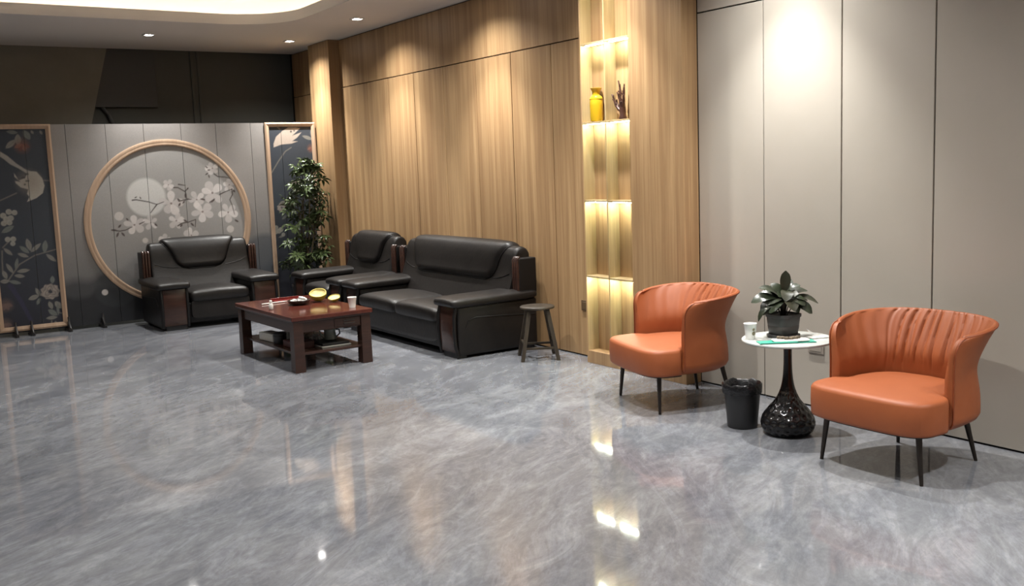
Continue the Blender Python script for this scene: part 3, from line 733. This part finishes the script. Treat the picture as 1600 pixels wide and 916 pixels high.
# ------------------------------------------------------------------ coffee table
ct = thing('coffee_table', 'low dark red wood coffee table with thick legs and a lower shelf', 'table', (3.120, 8.015, 0), math.radians(1.2))
hx, hy = .352, .645
bm = B(); box(bm, -hx, hx, -hy, hy, .415, .450, .006, 2); obj('tabletop', bm, M['table_wood'], ct)
bm = B(); box(bm, -hx+.012, hx-.012, -hy+.012, hy-.012, .402, .416, .004, 2); obj('molding', bm, M['dark_wood'], ct)
for s in (-1, 1):
    bm = B(); box(bm, s*(hx-.045)-.011, s*(hx-.045)+.011, -hy+.09, hy-.09, .315, .403, .002, 1); obj('apron', bm, M['dark_wood'], ct)
    bm = B(); box(bm, -hx+.09, hx-.09, s*(hy-.045)-.011, s*(hy-.045)+.011, .315, .403, .002, 1); obj('apron', bm, M['dark_wood'], ct)
    for q in (-1, 1):
        bm = B(); cx, cy = s*(hx-.058), q*(hy-.058); P = []
        for rr, z in ((.036, 0), (.044, .002), (.042, .2), (.040, .402)): P.append([(cx+sx*rr, cy+sy*rr, z) for sx, sy in ((-1, -1), (1, -1), (1, 1), (-1, 1))])
        V = grid(bm, P, cv=True); cap(bm, V[0]); cap(bm, V[-1]); obj('leg', bm, M['dark_wood'], ct)
bm = B(); box(bm, -hx+.05, hx-.05, -hy+.05, hy-.05, .130, .152, .004, 1); obj('lower_shelf', bm, M['dark_wood'], ct)
bm = B(); box(bm, .02, hx-.10, -hy+.028, -hy+.036, .325, .395, .003, 1); dr = obj('drawer', bm, M['dark_wood'], ct)
for z in (.35, .372):
    bm = B(); tube(bm, [(.10, -hy+.024, z), (.20, -hy+.024, z)], .004, 6); obj('handle', bm, M['bronze'], dr)
ZT2 = .451
# things on the coffee table
def paper_cup(label, loc, printed=False, hgt=.085, r0=.026, r1=.037):
    t = thing('paper_cup', label, 'cup', loc)
    bm = B(); lathe(bm, [(r0-.002, .004), (r0, 0), (r0, .002), (r1, hgt-.003), (r1+.002, hgt-.001), (r1+.001, hgt), (r1-.002, hgt-.002), (r0-.001, .006), (.001, .006)], 28, capb=True, capt=True); obj('body', bm, M['paper'], t, 50)
    bm = B(); tube(bm, [(r1*math.cos(a), r1*math.sin(a), hgt-.001) for a in [2*PI*k/28 for k in range(29)]], .002, 6); obj('rolled_rim', bm, M['paper'], t, 60)
    if printed:   # two small printed marks on the side
        for a, z, sz in ((-1.78, .056, .008), (-1.70, .034, .012)):
            bm = B(); P = []
            for q in range(5):
                row = []
                for p in range(9):
                    u, w_ = -1+2*p/8, -1+2*q/4; zz = z+w_*sz*math.sqrt(max(0, 1-u*u)); aa = a+u*sz/.031; rr = r0+(r1-r0)*zz/hgt+.0006
                    row.append((rr*math.cos(aa), rr*math.sin(aa), zz))
                P.append(row)
            grid(bm, P); o = obj('print_mark', bm, M['cup_print'], t, 60)
    return t
paper_cup('plain white paper cup on the corner of the dark red coffee table', (3.385, 7.548, ZT2))
t = thing('small_bottle', 'tiny white plastic bottle standing on the coffee table edge', 'bottle', (2.838, 7.965, ZT2))
bm = B(); lathe(bm, [(.016, 0), (.019, .003), (.019, .04), (.012, .05), (.009, .054)], 20, capt=True); obj('body', bm, M['white_plastic'], t, 50)
bm = B(); lathe(bm, [(.010, .052), (.0115, .054), (.0115, .074), (.009, .077)], 16, capt=True); obj('cap', bm, M['white_plastic'], t, 50)
t = thing('ashtray', 'dark round bowl on the coffee table, heaped with crumpled white tissue', 'bowl', (3.13, 8.08, ZT2))
bm = B(); lathe(bm, [(.05, 0), (.085, .012), (.098, .04), (.094, .042), (.078, .018), (.002, .010)], 32, capt=True); obj('bowl', bm, M['ash_bowl'], t, 50)
def crumple(name, label, cat, loc, s, seed, m=None):
    r = random.Random(seed); bm = bmesh.new(); bmesh.ops.create_icosphere(bm, subdivisions=3, radius=1)
    ph = [r.uniform(0, 6) for _ in range(6)]
    for vv in bm.verts:
        p = vv.co; k = 1+.22*math.sin(p.x*4+ph[0])*math.sin(p.y*5+ph[1])+.16*math.sin(p.z*7+ph[2]+p.x*3)+r.uniform(-.07, .07)
        vv.co = Vector((p.x*k*s[0], p.y*k*s[1], max(-s[2]*.5, p.z*k*s[2])+s[2]*.5))
    o = obj(name, bm, m or M['paper']); o.location = loc; return tag(o, label, cat)
crumple('crumpled_tissue', 'crumpled white tissue lying highest in the dark bowl on the coffee table', 'tissue', (3.155, 8.070, ZT2+.020), (.034, .030, .034), 1)
crumple('crumpled_tissue', 'low flattened tissue scrap at the rim of the dark bowl', 'tissue', (3.092, 8.097, ZT2+.020), (.025, .023, .018), 3)
# pomelo pieces: thick peel shells, flesh inside
def pomelo(label, loc, R, cover, rz, tilt):
    t = thing('pomelo_piece', label, 'fruit', loc, rz)
    bm = B(); P = []; r = random.Random(int(R*1000)); n = 28
    def ring(rad, a, dz=0): return [(rad*math.sin(a)*math.cos(q)*(1+.05*math.sin(3*q+R*50)), rad*math.sin(a)*math.sin(q), R-rad*math.cos(a)+dz) for q in [2*PI*k/n for k in range(n)]]
    angs = [cover*k/8 for k in range(1, 9)]
    P = [ring(R, a) for a in angs] + [ring(R*.90, cover)] 
    V = grid(bm, P, cv=True); cap(bm, V[0]); o = obj('rind', bm, M['pomelo_rind'], t, 50); o.matrix_local = Matrix.Translation((0, 0, R)) @ Matrix.Rotation(tilt, 4, 'X') @ Matrix.Translation((0, 0, -R))
    bm = B(); P = [ring(R*.93, a) for a in (cover*.98, cover*.9)] + [ring(R*.80, cover*.75, .004), ring(R*.70, cover*.5, .010), ring(R*.62, cover*.2, .012)]
    V = grid(bm, P, cv=True); cap(bm, V[-1]); o = obj('flesh', bm, M['pomelo'], t, 50); o.matrix_local = Matrix.Translation((0, 0, R)) @ Matrix.Rotation(tilt, 4, 'X') @ Matrix.Translation((0, 0, -R))
    return t
pomelo('large open piece of yellow pomelo on the coffee table', (3.325, 8.12, ZT2+.003), .075, 1.6, -.5, .42)
pomelo('smaller curl of pomelo peel beside the large pomelo piece', (3.412, 7.985, ZT2+.003), .055, 1.3, -.8, .38)
t = thing('plastic_tray', 'thin red plastic tray lying flat at the back of the coffee table', 'tray', (3.17, 8.44, ZT2))
bm = B(); box(bm, -.14, .14, -.075, .075, 0, .006, .003, 2); obj('base', bm, M['red_plastic'], t)
bm = B(); box(bm, -.14, .14, .065, .075, .005, .022, .003, 2); obj('rim', bm, M['red_plastic'], t)
o = obj('pen', (lambda bm: (tube(bm, [(-.12, 0, .006), (.10, .03, .006), (.125, .034, .006)], [.005, .005, .002], 8), bm)[1])(B()), M['white_plastic'], None, 50)
o.location = (3.00, 8.31, ZT2); tag(o, 'slim white pen lying between the bottle and the red tray', 'pen')
# things on the lower shelf
ZS = .1525
t = thing('carton', 'flat pale carton on the lower shelf of the coffee table', 'box', (2.915, 8.20, ZS), .1)
bm = B(); box(bm, -.06, .06, -.13, .13, 0, .052, .004, 1); obj('body', bm, M['white_box'], t)
bm = B(); box(bm, -.061, .061, -.131, .131, .050, .066, .004, 1); obj('lid', bm, M['white_box'], t)
t = thing('tea_canister', 'squat black lidded canister on the lower shelf beside the carton', 'canister', (2.905, 7.985, ZS))
bm = B(); lathe(bm, [(.05, 0), (.054, .004), (.054, .07), (.05, .073)], 28, capt=True); obj('body', bm, M['plastic_black'], t, 50)
bm = B(); lathe(bm, [(.051, .072), (.056, .074), (.056, .090), (.05, .094), (.012, .096)], 28, capt=True); obj('lid', bm, M['plastic_black'], t, 50)
t = thing('serving_tray', 'flat white edged tray with black mat on the lower shelf', 'tray', (3.20, 7.62, ZS), .02)
bm = B(); box(bm, -.13, .13, -.13, .13, 0, .012, .004, 2); obj('base', bm, M['white_box'], t)
bm = B(); box(bm, -.12, .12, -.12, .12, .012, .034, .006, 2); obj('mat', bm, M['plastic_black'], t)
t = thing('teapot', 'grey teapot standing on the tray under the coffee table', 'teapot', (3.21, 7.64, ZS+.0345))
bm = B(); lathe(bm, [(.045, 0), (.060, .012), (.052, .04), (.046, .075), (.050, .092), (.046, .096), (.012, .102), (.012, .112)], 28, capt=True); obj('body', bm, M['kettle'], t, 50)
bm = B(); tube(bm, [(-.05, 0, .03), (-.078, 0, .05), (-.09, 0, .085)], [.012, .009, .007], 8); obj('spout', bm, M['kettle'], t, 60)
bm = B(); tube(bm, [(.048, 0, .085), (.085, 0, .08), (.088, 0, .045), (.056, 0, .02)], .006, 8); obj('handle', bm, M['plastic_black'], t, 60)
crumple('crumpled_tissue', 'crumpled pinkish tissue on the lower shelf beside the teapot', 'tissue', (3.15, 7.83, ZS), (.045, .035, .04), 9)
bm = B(); box(bm, -.09, .09, -.12, .12, 0, .055, .004, 1); o = obj('gift_box', bm, M['maroon']); o.location = (2.965, 7.72, ZS); tag(o, 'dark red gift box on the lower shelf behind the table leg', 'box')

# ------------------------------------------------------------------ stool
st = thing('wooden_stool', 'small worn round wooden stool by the arm of the sofa', 'stool', (4.566, 6.563, 0), math.radians(-28.5))
bm = B(); lathe(bm, [(.125, .408), (.140, .412), (.142, .424), (.136, .431), (.06, .432), (.001, .432)], 36, capt=True); obj('seat', bm, M['stool_wood'], st, 50)
feet = [(-.145, -.145), (.145, -.145), (.145, .145), (-.145, .145)]
pt = lambda f, z: (f[0]*(1-.50*z/.41), f[1]*(1-.50*z/.41), z)
for f in feet:
    bm = B(); a, b_ = pt(f, 0), pt(f, .41); P = []
    for p, r in ((a, .014), (b_, .017)): P.append([(p[0]+sx*r, p[1]+sy*r, p[2]) for sx, sy in ((-1, -1), (1, -1), (1, 1), (-1, 1))])
    V = grid(bm, P, cv=True); cap(bm, V[0]); cap(bm, V[1]); obj('leg', bm, M['stool_wood'], st)
for k in range(4):
    for z in ((.10, .135)[k % 2],):
        a, b_ = pt(feet[k], z), pt(feet[(k+1) % 4], z); bm = B(); tube(bm, [a, b_], .012, 4); obj('stretcher', bm, M['stool_wood'], st)

# ------------------------------------------------------------------ waste bin
wb = thing('waste_bin', 'black plastic waste bin lined with a black bag by the orange chair', 'bin', (4.228, 4.009, 0))
bm = B(); prof = [(.080, 0), (.086, .004)] + [(.086+.020*u, .004+.232*u) for u in (.2, .4, .6, .8, 1)] + [(.110, .240), (.110, .252), (.105, .254), (.103, .24), (.084, .01), (.002, .008)]
lathe(bm, prof, 40, capt=True); obj('body', bm, M['plastic_black'], wb, 40)
bm = B(); rr_ = random.Random(4); fl_ = [rr_.uniform(-1, 1) for _ in range(40)]
def bagf(r, z, a):
    k = int(a/(2*PI)*40) % 40; return r+.004*fl_[k]*(1 if r > .05 else 0)
lathe(bm, [(.1125, .205), (.114, .23), (.114, .256), (.108, .264), (.100, .258), (.092, .22), (.085, .19), (.04, .185), (.002, .188)], 40, capb=False, capt=True, fn=bagf)
for vv in bm.verts:
    a = math.atan2(vv.co.y, vv.co.x)
    if vv.co.z > .24 or math.hypot(vv.co.x, vv.co.y) > .111: vv.co.z += .003*math.sin(a*5+1)+.003*math.sin(a*11)
obj('bin_liner', bm, M['bag'], wb, 60)

# ------------------------------------------------------------------ round side table and what stands on it
TX, TY, TZ = 4.305, 3.736, .548
tb = thing('side_table', 'round white side table on a black hammered teardrop pedestal', 'table', (TX, TY, 0))
prof = [(.100, 0), (.122, .006), (.142, .03), (.151, .06), (.148, .09), (.130, .125), (.105, .155), (.080, .185), (.060, .215), (.045, .25), (.034, .29), (.027, .34), (.0235, .40), (.0225, .47), (.024, .525)]
prof = [tuple(p) for p in catmull(prof, 4)]
def dimple(r, z, a):
    if z > .25: return r
    row = z/.034; ph = (int(row) % 2)*.5; u = (a/(2*PI)*18+ph) % 1-.5; w_ = row % 1-.5
    return r-.010*max(0, 1-(u*u+w_*w_)*5)*min(1, r/.12)*min(1, z/.02)
bm = B(); lathe(bm, prof, 108, capt=True, fn=dimple); obj('pedestal', bm, M['black_gloss'], tb, 70)
bm = B(); lathe(bm, [(.10, .518), (.105, .522), (.105, .528), (.02, .530)], 40, capt=True); obj('support_plate', bm, M['black_gloss'], tb, 40)
bm = B(); lathe(bm, [(.235, .530), (.248, .532), (.2535, .538), (.2535, .544), (.250, .5475), (.001, .548)], 72, capt=True); obj('tabletop', bm, M['marble'], tb, 40)
RT = Vector((.8317, -.5540, 0)); FW = Vector((-.5540, -.8317, 0)); UP = Vector((0, 0, 1))
paper_cup('white paper cup with small printed marks on the round side table', (4.147, 3.868, TZ+.0005), True, .088, .026, .036)
# pot plant
pp = thing('potted_plant', 'broad-leaved dark green plant in a black tapered pot on the side table', 'plant', (4.322, 3.782, TZ+.0005))
pr_ = lambda r0, r1: None
def sqpot(bm, prof):
    P = []
    for r, z in prof:
        row = []
        for k in range(40):
            a = 2*PI*k/40; e = .55; row.append((r*math.copysign(abs(math.cos(a))**e, math.cos(a)), r*math.copysign(abs(math.sin(a))**e, math.sin(a)), z))
        P.append(row)
    V = grid(bm, P, cv=True); cap(bm, V[0]); cap(bm, V[-1])
bm = B(); sqpot(bm, [(.072, 0), (.078, .004), (.080, .016), (.076, .018), (.02, .016)]); obj('saucer', bm, M['pot'], pp, 50)
bm = B(); sqpot(bm, [(.064, .014), (.068, .018), (.079, .115), (.084, .117), (.085, .132), (.081, .134), (.077, .118), (.02, .116)]); obj('pot', bm, M['pot'], pp, 50)
bm = B(); sqpot(bm, [(.0712, .045), (.0722, .047), (.0742, .066), (.0736, .068)]); obj('relief_band', bm, M['pot_band'], pp, 50)
bm = B(); sqpot(bm, [(.073, .117), (.070, .122), (.02, .124)]); obj('soil', bm, M['soil'], pp, 60)
def leaf_mesh(bm, base, tip, width, droop=.25, nrm=UP, fold=.25, stalk=.0, broad=False):
    base, tip = Vector(base), Vector(tip); d = tip-base; L = d.length; d.normalize()
    side = d.cross(nrm)
    if side.length < .05: side = d.cross(FW)
    side.normalize(); n = side.cross(d).normalized(); P = []
    if stalk: tube(bm, [base, base+d*stalk*L], .0022, 5)
    for i in range(8):
        t = i/7; s = stalk+(1-stalk)*t
        c = base+d*L*s+n*(droop*L*math.sin(PI*s)*.6)
        h = width/2*((math.sin(PI*(.10+.86*t)**1.25)**.65 if broad else math.sin(PI*(.06+.94*t)**.9)**1.1) if i < 7 else (.12 if broad else .02))
        P.append([tuple(c+side*h*u+n*(abs(u)*h*fold)) for u in (-1, -.5, 0, .5, 1)])
    grid(bm, P)
LV = [  # tip offsets (right, up, toward viewer) and base offsets from the pot rim centre, width, droop
 ((.012, .245, .0), (.006, .125, 0), .054, .05, 1), ((-.125, .155, .02), (-.03, .11, 0), .05, .3, 0), ((-.165, .075, .03), (-.05, .10, .02), .055, .35, 0),
 ((-.135, -.03, .05), (-.05, .06, .04), .04, .5, 0), ((.170, .055, .01), (.04, .09, 0), .045, .35, 0), ((.130, .005, .05), (.05, .06, .03), .062, .4, 0),
 ((.125, .125, -.02), (.03, .10, -.01), .07, .3, 0), ((.085, .16, .0), (.01, .12, 0), .05, .3, 0), ((-.01, .085, .09), (.02, .13, .0), .062, .45, 0),
 ((-.085, .02, .08), (-.01, .08, .03), .07, .4, 0), ((-.13, .105, -.02), (-.02, .09, 0), .06, .3, 0), ((-.055, .17, -.03), (-.01, .11, 0), .055, .3, 0),
 ((.03, .03, .11), (0, .09, .02), .07, .45, 0), ((.09, .055, .07), (.02, .09, .02), .066, .4, 0), ((-.04, .11, .07), (0, .09, .01), .062, .35, 0),
 ((.05, .19, -.05), (0, .10, -.01), .06, .25, 0), ((-.08, .12, -.08), (0, .09, -.01), .06, .3, 0), ((.07, .06, -.12), (0, .08, -.02), .06, .4, 0), ((-.06, .05, -.12), (0, .08, -.02), .06, .4, 0),
 ((.14, .02, -.06), (.02, .07, -.02), .06, .45, 0), ((.06, .12, .06), (.01, .09, .01), .06, .3, 0), ((-.09, .065, .06), (-.01, .08, .01), .065, .35, 0), ((-.105, .0, .02), (-.02, .05, .02), .05, .45, 0)]
r_ = random.Random(21)
for k in range(14):      # low leaves that fill the middle of the plant
    a = 2*PI*k/14+r_.uniform(-.2, .2); q = r_.uniform(.085, .125); u = r_.uniform(.015, .09)
    LV.append(((q*math.cos(a), u, q*math.sin(a)), (.02*math.cos(a), .06+.03*r_.random(), .02*math.sin(a)), .058, .4, 0))
for k, (tp, bs, wd, dr_, up) in enumerate(LV):
    g = lambda o: RT*o[0]+UP*(o[1]+.13)+FW*o[2]
    bm = B(); leaf_mesh(bm, g(bs), g((tp[0]*1.14, tp[1], tp[2])), wd*1.15, dr_*.8, FW if up else (UP*.75+FW*(.2+.4*(k % 3)/2) if tp[2] > -.06 else UP), .15, 0., True)
    obj('leaf', bm, M['leaf'] if k % 4 else M['leaf_edge'], pp, 180)
    bm = B(); tube(bm, [(.3*g(bs).x, .3*g(bs).y, .12), tuple(g(bs))], .003, 6); obj('stalk', bm, M['leaf_edge'], pp, 60)
# teal wrapper, snack plate, tissue
t = thing('teal_wrapper', 'shiny teal plastic wrapper lying under the snack plate on the side table', 'wrapper', (4.205, 3.660, TZ+.0005), math.radians(-33))
bm = B(); P = [[(-.155+.31*i/12, -.045+.09*j/5, .004+.002*math.sin(i*1.3)*math.sin(j*1.1+.5)) for i in range(13)] for j in range(6)]
V = grid(bm, P); box(bm, -.154, .154, -.044, .044, 0, .002); obj('sheet', bm, M['teal'], t, 50)
bm = B(); tube(bm, [(-.15, -.044, .006), (-.05, -.044, .007), (.05, -.044, .006)], .004, 6); obj('fold', bm, M['teal'], t, 60)
t = thing('snack_plate', 'small white plate of brown snacks on the teal wrapper', 'plate', (4.225, 3.647, TZ+.0072), math.radians(-33))
bm = B(); sbox(bm, (0, 0, .005), (.20, .08, .010), .5, .3); obj('plate', bm, M['paper'], t, 60)
r_ = random.Random(8)
for k in range(7):
    bm = B(); sbox(bm, (-.055+.017*(k % 7)+r_.uniform(-.004, .004), r_.uniform(-.02, .02), .016), (.03, .022, .018), .8, .8, 12, 8); obj('snack', bm, M['snack'], t, 180)
t = thing('folded_tissue', 'loosely folded white tissue on the far right of the round table', 'tissue', (4.435, 3.640, TZ+.0005), math.radians(-20))
bm = B(); P = []
for i in range(12):
    P.append([(-.055+.11*i/11, -.04+.08*j/9, .004+.012*math.sin(PI*i/11)*math.sin(PI*j/9)+.004*math.sin(i*.9)*math.sin(j*.8)) for j in range(10)])
grid(bm, P); box(bm, -.05, .05, -.036, .036, 0, .003); obj('sheet', bm, M['paper'], t, 60)
bm = B(); P = [[(-.05+.05*i/4, .0+.03*j/4+.01*i/4, .02+.03*(1-i/4)*(.4+.6*j/4)) for i in range(5)] for j in range(5)]; grid(bm, P); obj('fold', bm, M['paper'], t, 60)

# ------------------------------------------------------------------ tall umbrella plant in the corner
PX, PY = 4.36, 11.00
up_ = thing('umbrella_plant', 'tall leafy umbrella plant in a dark pot in the corner by the wooden pillar', 'plant', (PX, PY, 0))
bm = B(); lathe(bm, [(.11, 0), (.125, .006), (.155, .26), (.162, .265), (.162, .29), (.152, .29), (.145, .255), (.01, .25)], 32, capt=True); obj('pot', bm, M['pot'], up_, 50)
bm = B(); lathe(bm, [(.146, .252), (.13, .262), (.01, .268)], 24, capt=True); obj('soil', bm, M['soil'], up_, 60)
stems = []
r_ = random.Random(12)
for k, (tx, ty, tz) in enumerate(((.16, -.02, 1.62), (.06, .05, 1.45), (.22, .05, 1.3), (-.03, -.04, 1.1), (.10, -.10, .95), (.0, .08, 1.25), (.18, -.06, 1.05))):
    b0 = (r_.uniform(-.06, .06), r_.uniform(-.06, .06), .26); pts = []
    for i in range(9):
        u = i/8; pts.append((b0[0]+(tx-b0[0])*u+.02*math.sin(u*6+k), b0[1]+(ty-b0[1])*u+.02*math.cos(u*5+k), b0[2]+(tz-b0[2])*u))
    bm = B(); tube(bm, pts, [.011-.006*i/8 for i in range(9)], 7); obj('stem', bm, M['stem'], up_, 60); stems.append(pts)
def cluster(n, Ll, wd, drop):
    bm = B()
    for k in range(n):
        a = 2*PI*k/n+.2; rad = Vector((math.cos(a), math.sin(a), -drop)); rad.normalize()
        leaf_mesh(bm, rad*.012, rad*Ll*(1 if k % 2 else .88), wd, .25, UP, .2)
    me = bpy.data.meshes.new('leaf'); bmesh.ops.recalc_face_normals(bm, faces=bm.faces); bm.to_mesh(me); bm.free(); me.materials.append(M['scheff'])
    me.polygons.foreach_set('use_smooth', [True]*len(me.polygons)); return me
CL = [cluster(7, .115, .036, .35), cluster(6, .10, .032, .7), cluster(8, .12, .034, .15)]
cnt = 0
for k in range(175):
    if k < 26:      # crown
        a = r_.uniform(0, 2*PI); rad = .17*math.sqrt(r_.random()); c = Vector((.13+rad*math.cos(a)*1.25, rad*math.sin(a)*.7, 1.66+.12*(1-rad/.17)-r_.uniform(0, .17)))
    else:
        c = Vector((r_.uniform(-.22, .33), r_.uniform(-.2, .2), .42+1.10*r_.random()**1.1)); 
        wz = (c.z-.42)/1.14; c.x = .10+(c.x-.10)*(1.0-.15*wz)+.05*wz
    if PX+c.x > 4.60: c.x = 4.60-PX-r_.uniform(0, .06)
    if PY+c.y > 11.22: c.y = 11.22-PY
    o = bpy.data.objects.new('leaf', CL[k % 3]); C.objects.link(o); o.parent = up_; o.location = c
    sc = r_.uniform(.75, 1.1); o.scale = (sc, sc, sc); o.rotation_euler = (r_.uniform(-.6, .9), r_.uniform(-.6, .6), r_.uniform(0, 6.28))
    # petiole back to the nearest stem point
    q = min((Vector(p) for s in stems for p in s), key=lambda p: (p-c-Vector((0, 0, -.10))).length)
    if k % 2 == 0:
        bm = B(); tube(bm, [tuple(q), tuple((q+c)/2+Vector((0, 0, .02))), tuple(c)], .0028, 5); obj('petiole', bm, M['stem'], up_, 60)
